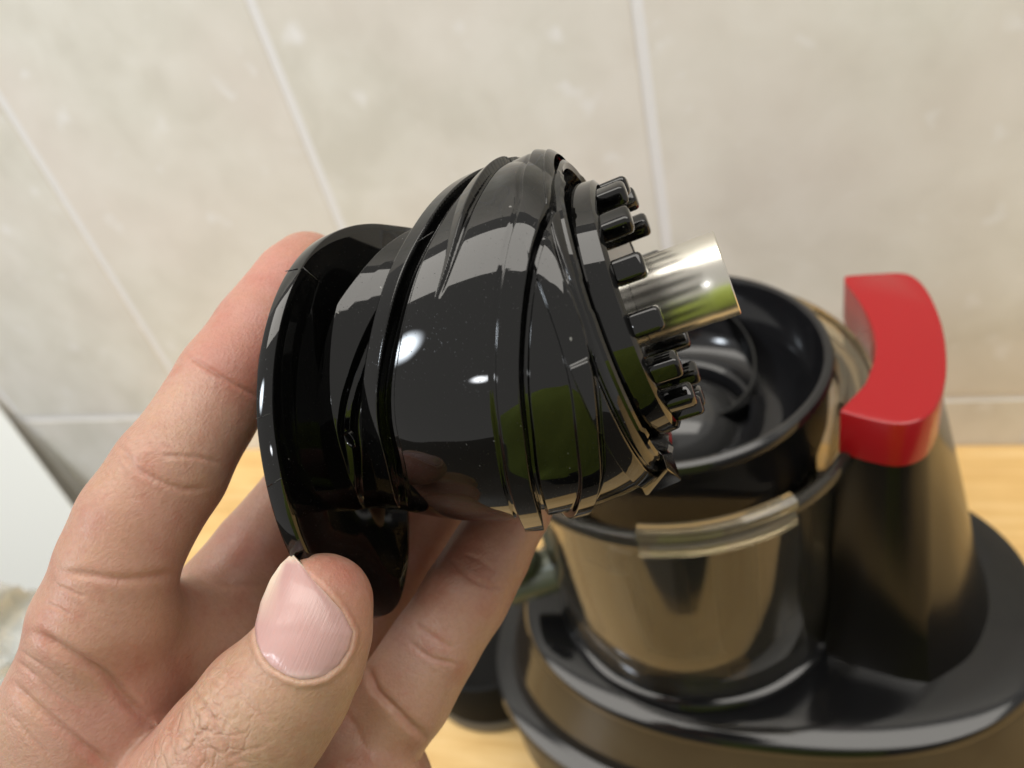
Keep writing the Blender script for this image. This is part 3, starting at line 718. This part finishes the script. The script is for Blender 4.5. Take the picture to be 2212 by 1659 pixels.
palm = [((222, 1345, .160, 138), (190, 1520, .163, 160), 8), ((190, 1520, .163, 160), (200, 1800, .168, 190), 8),
        ((270, 1370, .167, 115), (520, 1370, .190, 115), 14), ((300, 1450, .172, 120), (500, 1480, .192, 130), 14), ((330, 1560, .176, 120), (480, 1620, .190, 130), 14),
        ((300, 1400, .180, 120), (560, 1500, .200, 150), 8), ((560, 1500, .200, 150), (760, 1720, .195, 175), 8), ((400, 1480, .186, 130), (500, 1800, .19, 220), 8),
        ((240, 1480, .172, 130), (420, 1500, .190, 130), 8), ((760, 1720, .185, 165), (600, 1950, .185, 240), 8), ((780, 1600, .187, 110), (740, 1760, .180, 165), 6),
        ((190, 1800, .168, 190), (420, 2000, .178, 260), 8), ((500, 1850, .18, 260), (420, 2500, .19, 300), 8)]
fd = Field(lo-.03, hi, .0014)
pf = np.full(fd.n, .05, np.float32)
for a_, b_, k in palm:
    A_, B_ = J(*a_), J(*b_); fd.seg(A_[0], B_[0], A_[1], B_[1], k/1000, pf)
tot = pf
def smin(a, b, k):
    h = np.maximum(k-np.abs(a-b), 0)/k; return np.minimum(a, b)-h*h*h*k/6
for name, ch in chains.items():
    cf = np.full(fd.n, .05, np.float32); js = [J(*c) for c in ch]
    for (p, r), (q, t) in zip(js[:-1], js[1:]): fd.seg(p, q, r, t, .0015, cf)
    tot = smin(tot, cf, {'thumb': .0028, 'index': .006, 'middle': .0035, 'ring': .003, 'pinky': .0016}[name])
HV, HF = surface_nets(tot, fd.lo, fd.vox)
# cut where the arm leaves the field far below the frame
me = mesh_from(HV, HF)
tmp = bpy.data.objects.new('tmp', me); col.objects.link(tmp)
sm = tmp.modifiers.new('s', 'SMOOTH'); sm.factor = .5; sm.iterations = 4
sb = tmp.modifiers.new('d', 'SUBSURF'); sb.levels = 1
dg = bpy.context.evaluated_depsgraph_get(); ev = bpy.data.meshes.new_from_object(tmp.evaluated_get(dg))
# refine only what faces the camera and lies in the frame
bm = bmesh.new(); bm.from_mesh(ev)
co = np.array([v.co[:] for v in bm.verts]); nr_ = np.array([v.normal[:] for v in bm.verts])
if True:
    px, py, dz = project(co); vd_ = co-CAM; vd_ /= np.linalg.norm(vd_, axis=1)[:, None]; fac = (nr_*vd_).sum(1)
    sgn = 1 if (fac[(dz < .15)].mean() < 0) else -1
    vis = (fac*sgn < .1) & (px > -40) & (px < 1260) & (py > 440) & (py < 1720)
    bm.verts.ensure_lookup_table()
    es = [e for e in bm.edges if vis[e.verts[0].index] and vis[e.verts[1].index]]
    bmesh.ops.subdivide_edges(bm, edges=es, cuts=1, use_grid_fill=True, smooth=0)
if sgn < 0: bmesh.ops.reverse_faces(bm, faces=bm.faces)
bm.normal_update()
hand_me = bpy.data.meshes.new('hand'); bm.to_mesh(hand_me); bm.free()
bpy.data.objects.remove(tmp)
nv = len(hand_me.vertices); co = np.empty(nv*3); hand_me.vertices.foreach_get('co', co); co = co.reshape(-1, 3)
no = np.empty(nv*3); hand_me.vertices.foreach_get('normal', no); no = no.reshape(-1, 3)
px, py, dz = project(co); vd_ = co-CAM; vd_ /= np.linalg.norm(vd_, axis=1)[:, None]
facing = np.clip(-(no*vd_).sum(1)*3, 0, 1)
print('hand verts', nv, 'sgn', sgn)
def polydist(pts, n=None):
    pts = catmull(np.array(pts, float), 8*len(pts)); best = np.full(nv, 1e9); tt = np.zeros(nv)
    bb = (px > pts[:, 0].min()-60) & (px < pts[:, 0].max()+60) & (py > pts[:, 1].min()-60) & (py < pts[:, 1].max()+60)
    ix = np.where(bb)[0]; X, Y = px[ix], py[ix]; b = np.full(len(ix), 1e9); t_ = np.zeros(len(ix))
    for i in range(len(pts)-1):
        a, c = pts[i], pts[i+1]; d = c-a; t = np.clip(((X-a[0])*d[0]+(Y-a[1])*d[1])/max(d@d, 1e-9), 0, 1)
        q = np.hypot(X-a[0]-t*d[0], Y-a[1]-t*d[1]); m = q < b; b[m] = q[m]; t_[m] = ((i+t)/(len(pts)-1))[m]
    best[ix] = b; tt[ix] = t_; return best, tt
disp = np.zeros(nv); crz = np.zeros(nv)
# crease: points, width px, depth mm, depth range of the surface it lies on, side bulge
CR = [
 ([(398, 762), (419, 777), (448, 794), (490, 819), (540, 846), (580, 868)], 5, .45, (0, .3)),
 ([(257, 952), (290, 1006), (332, 1031), (394, 1055), (462, 1052)], 7, .50, (0, .3)),
 ([(345, 985), (373, 985), (436, 989), (485, 1005)], 5, .35, (0, .3)),
 ([(258, 1000), (300, 968), (350, 960), (400, 975)], 5, .15, (0, .3)),
 ([(120, 1236), (180, 1240), (258, 1250), (322, 1246), (400, 1234)], 10, .7, (0, .3)),
 ([(120, 1262), (150, 1275), (190, 1290)], 4, .25, (0, .3)), ([(95, 1300), (130, 1315), (160, 1332)], 4, .25, (0, .3)),
 ([(60, 1362), (90, 1375), (141, 1407), (226, 1460), (282, 1520), (335, 1565)], 13, 1.5, (0, .3)),
 ([(20, 1465), (60, 1510), (101, 1548), (173, 1605), (250, 1665)], 11, 1.0, (0, .3)),
 ([(25, 1420), (70, 1450), (120, 1500), (190, 1540)], 5, .3, (0, .3)), ([(20, 1540), (60, 1590), (110, 1640)], 5, .3, (0, .3)), ([(40, 1400), (100, 1440), (160, 1490)], 4, .22, (0, .3)),
 ([(415, 1476), (427, 1508), (455, 1544), (475, 1584), (503, 1629), (544, 1655)], 7, .55, (0, .17)),
 ([(403, 1508), (380, 1530), (367, 1560), (365, 1597), (383, 1649)], 5, .40, (0, .17)),
 ([(403, 1516), (411, 1560), (419, 1600), (400, 1641)], 5, .45, (0, .17)),
 ([(419, 1609), (430, 1590), (447, 1576), (470, 1580)], 5, .40, (0, .17)),
 ([(419, 1609), (440, 1630), (452, 1659)], 5, .35, (0, .17)), ([(383, 1580), (400, 1600), (419, 1609)], 4, .3, (0, .17)),
 ([(439, 1447), (465, 1475), (503, 1496), (544, 1528), (590, 1570)], 5, .28, (0, .17)),
 ([(467, 1451), (500, 1480), (536, 1508), (592, 1564)], 4, .2, (0, .17)),
 ([(490, 1640), (530, 1620), (580, 1610)], 4, .18, (0, .17)), ([(440, 1545), (490, 1560), (540, 1600)], 4, .2, (0, .17)), ([(350, 1560), (340, 1600), (345, 1650)], 4, .22, (0, .17)),
 ([(455, 1425), (500, 1450), (560, 1480)], 4, .12, (0, .17)), ([(420, 1530), (450, 1520), (480, 1530)], 4, .2, (0, .17)),
 ([(960, 1195), (981, 1214), (1014, 1247), (1058, 1268), (1090, 1275)], 6, .45, (.16, .3)),
 ([(1000, 1195), (1040, 1212), (1075, 1240)], 5, .3, (.16, .3)),
 ([(890, 1340), (908, 1356), (948, 1382), (985, 1404)], 6, .45, (.16, .3)), ([(880, 1380), (897, 1396), (934, 1422), (995, 1437)], 6, .45, (.16, .3)),
 ([(790, 1430), (800, 1460), (813, 1491), (850, 1528), (886, 1564), (925, 1600)], 9, 1.3, (.16, .3)),
 ([(700, 1500), (760, 1560), (800, 1640)], 8, .3, (.16, .3)),
 ([(400, 1240), (470, 1262), (560, 1262), (640, 1240)], 9, .35, (.16, .3)),
]
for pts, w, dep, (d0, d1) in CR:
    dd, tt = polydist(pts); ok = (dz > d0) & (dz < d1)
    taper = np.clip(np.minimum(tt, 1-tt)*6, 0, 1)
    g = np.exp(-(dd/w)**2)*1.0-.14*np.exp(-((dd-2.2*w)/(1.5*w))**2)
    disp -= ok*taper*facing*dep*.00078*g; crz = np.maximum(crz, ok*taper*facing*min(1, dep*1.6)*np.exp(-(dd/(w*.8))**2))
# nail bed and nail fold
NAIL_L = [(648, 1469), (614, 1458), (584, 1439), (564, 1414), (554, 1388), (550, 1352), (563, 1300), (584, 1250), (606, 1218), (624, 1201)]
NAIL_R = [(648, 1469), (676, 1467), (701, 1460), (732, 1436), (754, 1400), (761, 1366), (738, 1318), (706, 1278), (668, 1236), (634, 1200)]
NL, NR = resample(NAIL_L, 41), resample(NAIL_R, 41)
poly = np.vstack([NL, NR[::-1]])
near = (px > 480) & (px < 830) & (py > 1150) & (py < 1530) & (dz < .165)
ix = np.where(near)[0]
ins = np.zeros(len(ix), bool); X, Y = px[ix], py[ix]
for i in range(len(poly)):
    a, b = poly[i-1], poly[i]; c = ((a[1] > Y) != (b[1] > Y)) & (X < (b[0]-a[0])*(Y-a[1])/(b[1]-a[1]+1e-9)+a[0]); ins ^= c
dist = np.full(len(ix), 1e9)
for i in range(len(poly)):
    a, b = poly[i-1], poly[i]; d = b-a; t = np.clip(((X-a[0])*d[0]+(Y-a[1])*d[1])/max(d@d, 1e-9), 0, 1); dist = np.minimum(dist, np.hypot(X-a[0]-t*d[0], Y-a[1]-t*d[1]))
lower = np.clip((Y-1230)/120, 0, 1)
fold = np.where(ins, -.55*np.clip(dist/6, 0, 1), (.42*np.exp(-((dist-9)/8)**2)*lower))
disp[ix] += fold*.001*facing[ix]
co2 = co+no*disp[:, None]
# gentle lumps so that no finger is a perfect tube
lump = (np.sin(co@np.array((210, 90, 160))+1)+np.sin(co@np.array((-120, 230, 60))+2)+np.sin(co@np.array((60, -150, 260))))*.00016
co2 += no*lump[:, None]
hand_me.vertices.foreach_set('co', co2.ravel()); hand_me.update()
# skin colour: pinker pads, yellower knuckle, plus shaded areas and a highlight painted in
base = np.array((.41, .235, .165)); tint = np.tile(base, (nv, 1))
def blob(x, y, d, rad, c, amt):
    p = P(x, y, d); q = np.exp(-(np.linalg.norm(co-p, axis=1)/rad)**2)*amt; tint[:] = tint*(1-q[:, None])+np.array(c)*.76*q[:, None]
blob(600, 600, .185, .016, (.66, .27, .23), .6); blob(540, 760, .172, .014, (.62, .25, .21), .7); blob(520, 840, .17, .010, (.60, .26, .20), .5)
blob(420, 900, .16, .012, (.66, .42, .32), .6); blob(340, 1130, .155, .012, (.62, .30, .23), .4); blob(250, 1400, .16, .015, (.56, .28, .19), .5); blob(330, 1480, .165, .014, (.50, .24, .16), .55)  # last one: shade of the hollow between index and thumb, put into the tint
blob(780, 1300, .147, .011, (.58, .27, .19), .6); blob(480, 1580, .14, .016, (.57, .39, .28), .6); blob(740, 1240, .150, .008, (.60, .29, .23), .6); blob(640, 1560, .145, .014, (.52, .33, .20), .5)  # browner right side of the thumb: its shading painted into the tint
blob(230, 1570, .15, .010, (.62, .33, .29), .6); blob(1000, 1180, .19, .014, (.48, .22, .16), .7); blob(900, 1170, .20, .016, (.42, .18, .13), .8); blob(560, 1200, .19, .014, (.62, .30, .23), .5)  # dark ones paint the shade on the fingers tucked behind the auger
blob(900, 1400, .18, .007, (.72, .50, .47), .5); blob(700, 1650, .17, .02, (.50, .27, .17), .5)  # small pale one is a painted highlight on the little finger
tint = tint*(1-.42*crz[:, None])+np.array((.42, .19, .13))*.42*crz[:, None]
cut = np.exp(-((dist-4.0)/1.8)**2)*lower*(~ins)*.4*facing[ix]
tint[ix] = tint[ix]*(1-cut[:, None])+np.array((.68, .50, .41))*cut[:, None]
ca = hand_me.color_attributes.new('tint', 'FLOAT_COLOR', 'POINT')
ca.data.foreach_set('color', np.column_stack([tint, np.ones(nv)]).ravel())
wm = np.zeros(nv)
def wr(x, y, d, rad, a):
    p = P(x, y, d); wm[:] = np.maximum(wm, np.exp(-(np.linalg.norm(co-p, axis=1)/rad)**2)*a)
wr(445, 1565, .142, .011, 1.0); wr(530, 1470, .142, .008, .3); wr(400, 1640, .145, .010, .9); wr(110, 1500, .155, .014, .28); wr(120, 1350, .155, .010, .15); wr(330, 1010, .158, .010, .35); wr(940, 1400, .18, .008, .3); wr(1030, 1240, .185, .008, .3)
at = hand_me.attributes.new('wrinkle', 'FLOAT', 'POINT'); at.data.foreach_set('value', wm)
person = empty('person', tuple(P(300, 1500, .17)))
tag(person, 'hand with bare thumb and fingers holding up the black auger', 'person')
def pl_(o): o.matrix_parent_inverse = Matrix.Translation(-Vector(tuple(P(300, 1500, .17)))); return o
pl_(link('hand', hand_me, M_SKIN, person))
# thumbnail
bvh = BVHTree.FromPolygons([tuple(v) for v in HV], [tuple(int(i) for i in f) for f in HF])
NU, NVV = 41, 33
V = np.zeros((NU, NVV, 3)); hit = np.zeros((NU, NVV))
for i in range(NU):
    for j in range(NVV):
        t = j/(NVV-1); q = NL[i]*(1-t)+NR[i]*t; r = nrm(ray(*q))
        h = bvh.ray_cast(Vector(CAM), Vector(r), .2)
        if h[0] is None or (h[0]-Vector(CAM)).length > .165: hit[i, j] = np.nan
        else: hit[i, j] = (h[0]-Vector(CAM)).length
bad = np.isnan(hit); fillv = np.nanmean(hit)
for i in range(NU):
    rowm = ~bad[i]
    if rowm.any(): hit[i] = np.interp(np.arange(NVV), np.arange(NVV)[rowm], hit[i][rowm])
    else: hit[i] = hit[i-1] if i else fillv
for _ in range(30):
    h2 = hit.copy(); h2[1:-1] = (hit[:-2]+hit[2:]+2*hit[1:-1])/4; h2[0] = hit[0]*.5+hit[1]*.5
    h3 = h2.copy(); h3[:, 1:-1] = (h2[:, :-2]+h2[:, 2:]+2*h2[:, 1:-1])/4; hit = h3
cols = []; acr = []
for i in range(NU):
    for j in range(NVV):
        t = j/(NVV-1); q = NL[i]*(1-t)+NR[i]*t; r = nrm(ray(*q)); v = i/(NU-1)
        e = min(t, 1-t)*2
        side = np.clip(e*3.2, 0, 1)
        up = .00028*side+.00050*math.sqrt(max(0, 1-(2*t-1)**2))*min(1, v*3)+(.0003*max(0, v-.6))
        if v < .12: up -= (.12-v)*.004
        V[i, j] = CAM+r*(hit[i, j]-up+.00005)
        c = np.array((.47, .285, .265))
        c = c*(1-.35*max(0, .5-abs(v-.55)))+np.array((.56, .37, .33))*.35*max(0, .5-abs(v-.55))
        free = np.clip((v-.55)*3, 0, 1)*np.clip(1-min(t, 1-t)/.09, 0, 1) if t > .5 else np.clip((v-.5)*3, 0, 1)*np.clip(1-t/.26, 0, 1)
        free = max(free, np.clip((v-.93)*14, 0, 1)); c = c*(1-free*.9)+np.array((.72, .62, .47))*free*.9
        moon = np.exp(-((v-.10)/.07)**2)*.45; c = c*(1-moon)+np.array((.70, .54, .50))*moon
        cols.append((*c, 1)); acr.append(((q[0]*.92+q[1]*.40)/200, (-q[0]*.40+q[1]*.92)/260, 0))
top = V.reshape(-1, 3); botv = top+fwd*.0006
allv = np.vstack([top, botv]); n_ = NU*NVV
fs = grid_faces(NU, NVV)
bd = [i*NVV for i in range(NU)]+[(NU-1)*NVV+j for j in range(1, NVV)]+[i*NVV+NVV-1 for i in range(NU-2, -1, -1)]+[j for j in range(NVV-2, 0, -1)]
fall = fs+[tuple(n_+k for k in reversed(f)) for f in fs]+[(bd[k], bd[(k+1) % len(bd)], n_+bd[(k+1) % len(bd)], n_+bd[k]) for k in range(len(bd))]
nm = bpy.data.meshes.new('nail'); nm.from_pydata([tuple(v) for v in allv], [], [tuple(f) for f in fall]); nm.update(); fix_normals(nm)
ca = nm.color_attributes.new('tint', 'FLOAT_COLOR', 'POINT'); ca.data.foreach_set('color', np.array(cols+cols).ravel())
at = nm.attributes.new('across', 'FLOAT_VECTOR', 'POINT'); at.data.foreach_set('vector', np.array(acr+acr, float).ravel())
pl_(link('thumbnail', nm, M_NAIL, person))
# green shirt of the person behind the camera
def torso():
    V = []; n = 64; rings_ = [(-.45, .20, .13), (-.2, .21, .13), (.0, .22, .13), (.15, .23, .13), (.27, .225, .12), (.34, .19, .10), (.385, .12, .07), (.40, .07, .06)]
    zz = catmull(np.array(rings_), 50)
    for z, a, b in zz:
        for k in range(n):
            t = 2*math.pi*k/n; w = 1+.03*math.sin(5*t+z*9)+.02*math.sin(11*t+z*20)
            V.append((.08+a*math.cos(t)*w+.012*math.sin(z*16+t*2), -.40+b*math.sin(t)*w, z))
    fs = grid_faces(len(zz), n, False, True); fs += [tuple(range(n)), tuple((len(zz)-1)*n+i for i in range(n))]
    return link('shirt', fix_normals(mesh_from(V, fs)), M_SHIRT, person)
pl_(torso())
def trousers():
    V = []; n = 48; zz = np.linspace(-.9, -.35, 12)
    for z in zz:
        for k in range(n):
            t = 2*math.pi*k/n; V.append((.12+.23*math.cos(t), -.41+.15*math.sin(t), z))
    fs = grid_faces(len(zz), n, False, True); fs += [tuple(range(n)), tuple((len(zz)-1)*n+i for i in range(n))]
    return link('trousers', fix_normals(mesh_from(V, fs)), simple('dark_cloth', (.02, .02, .025), .9), person)
pl_(trousers())
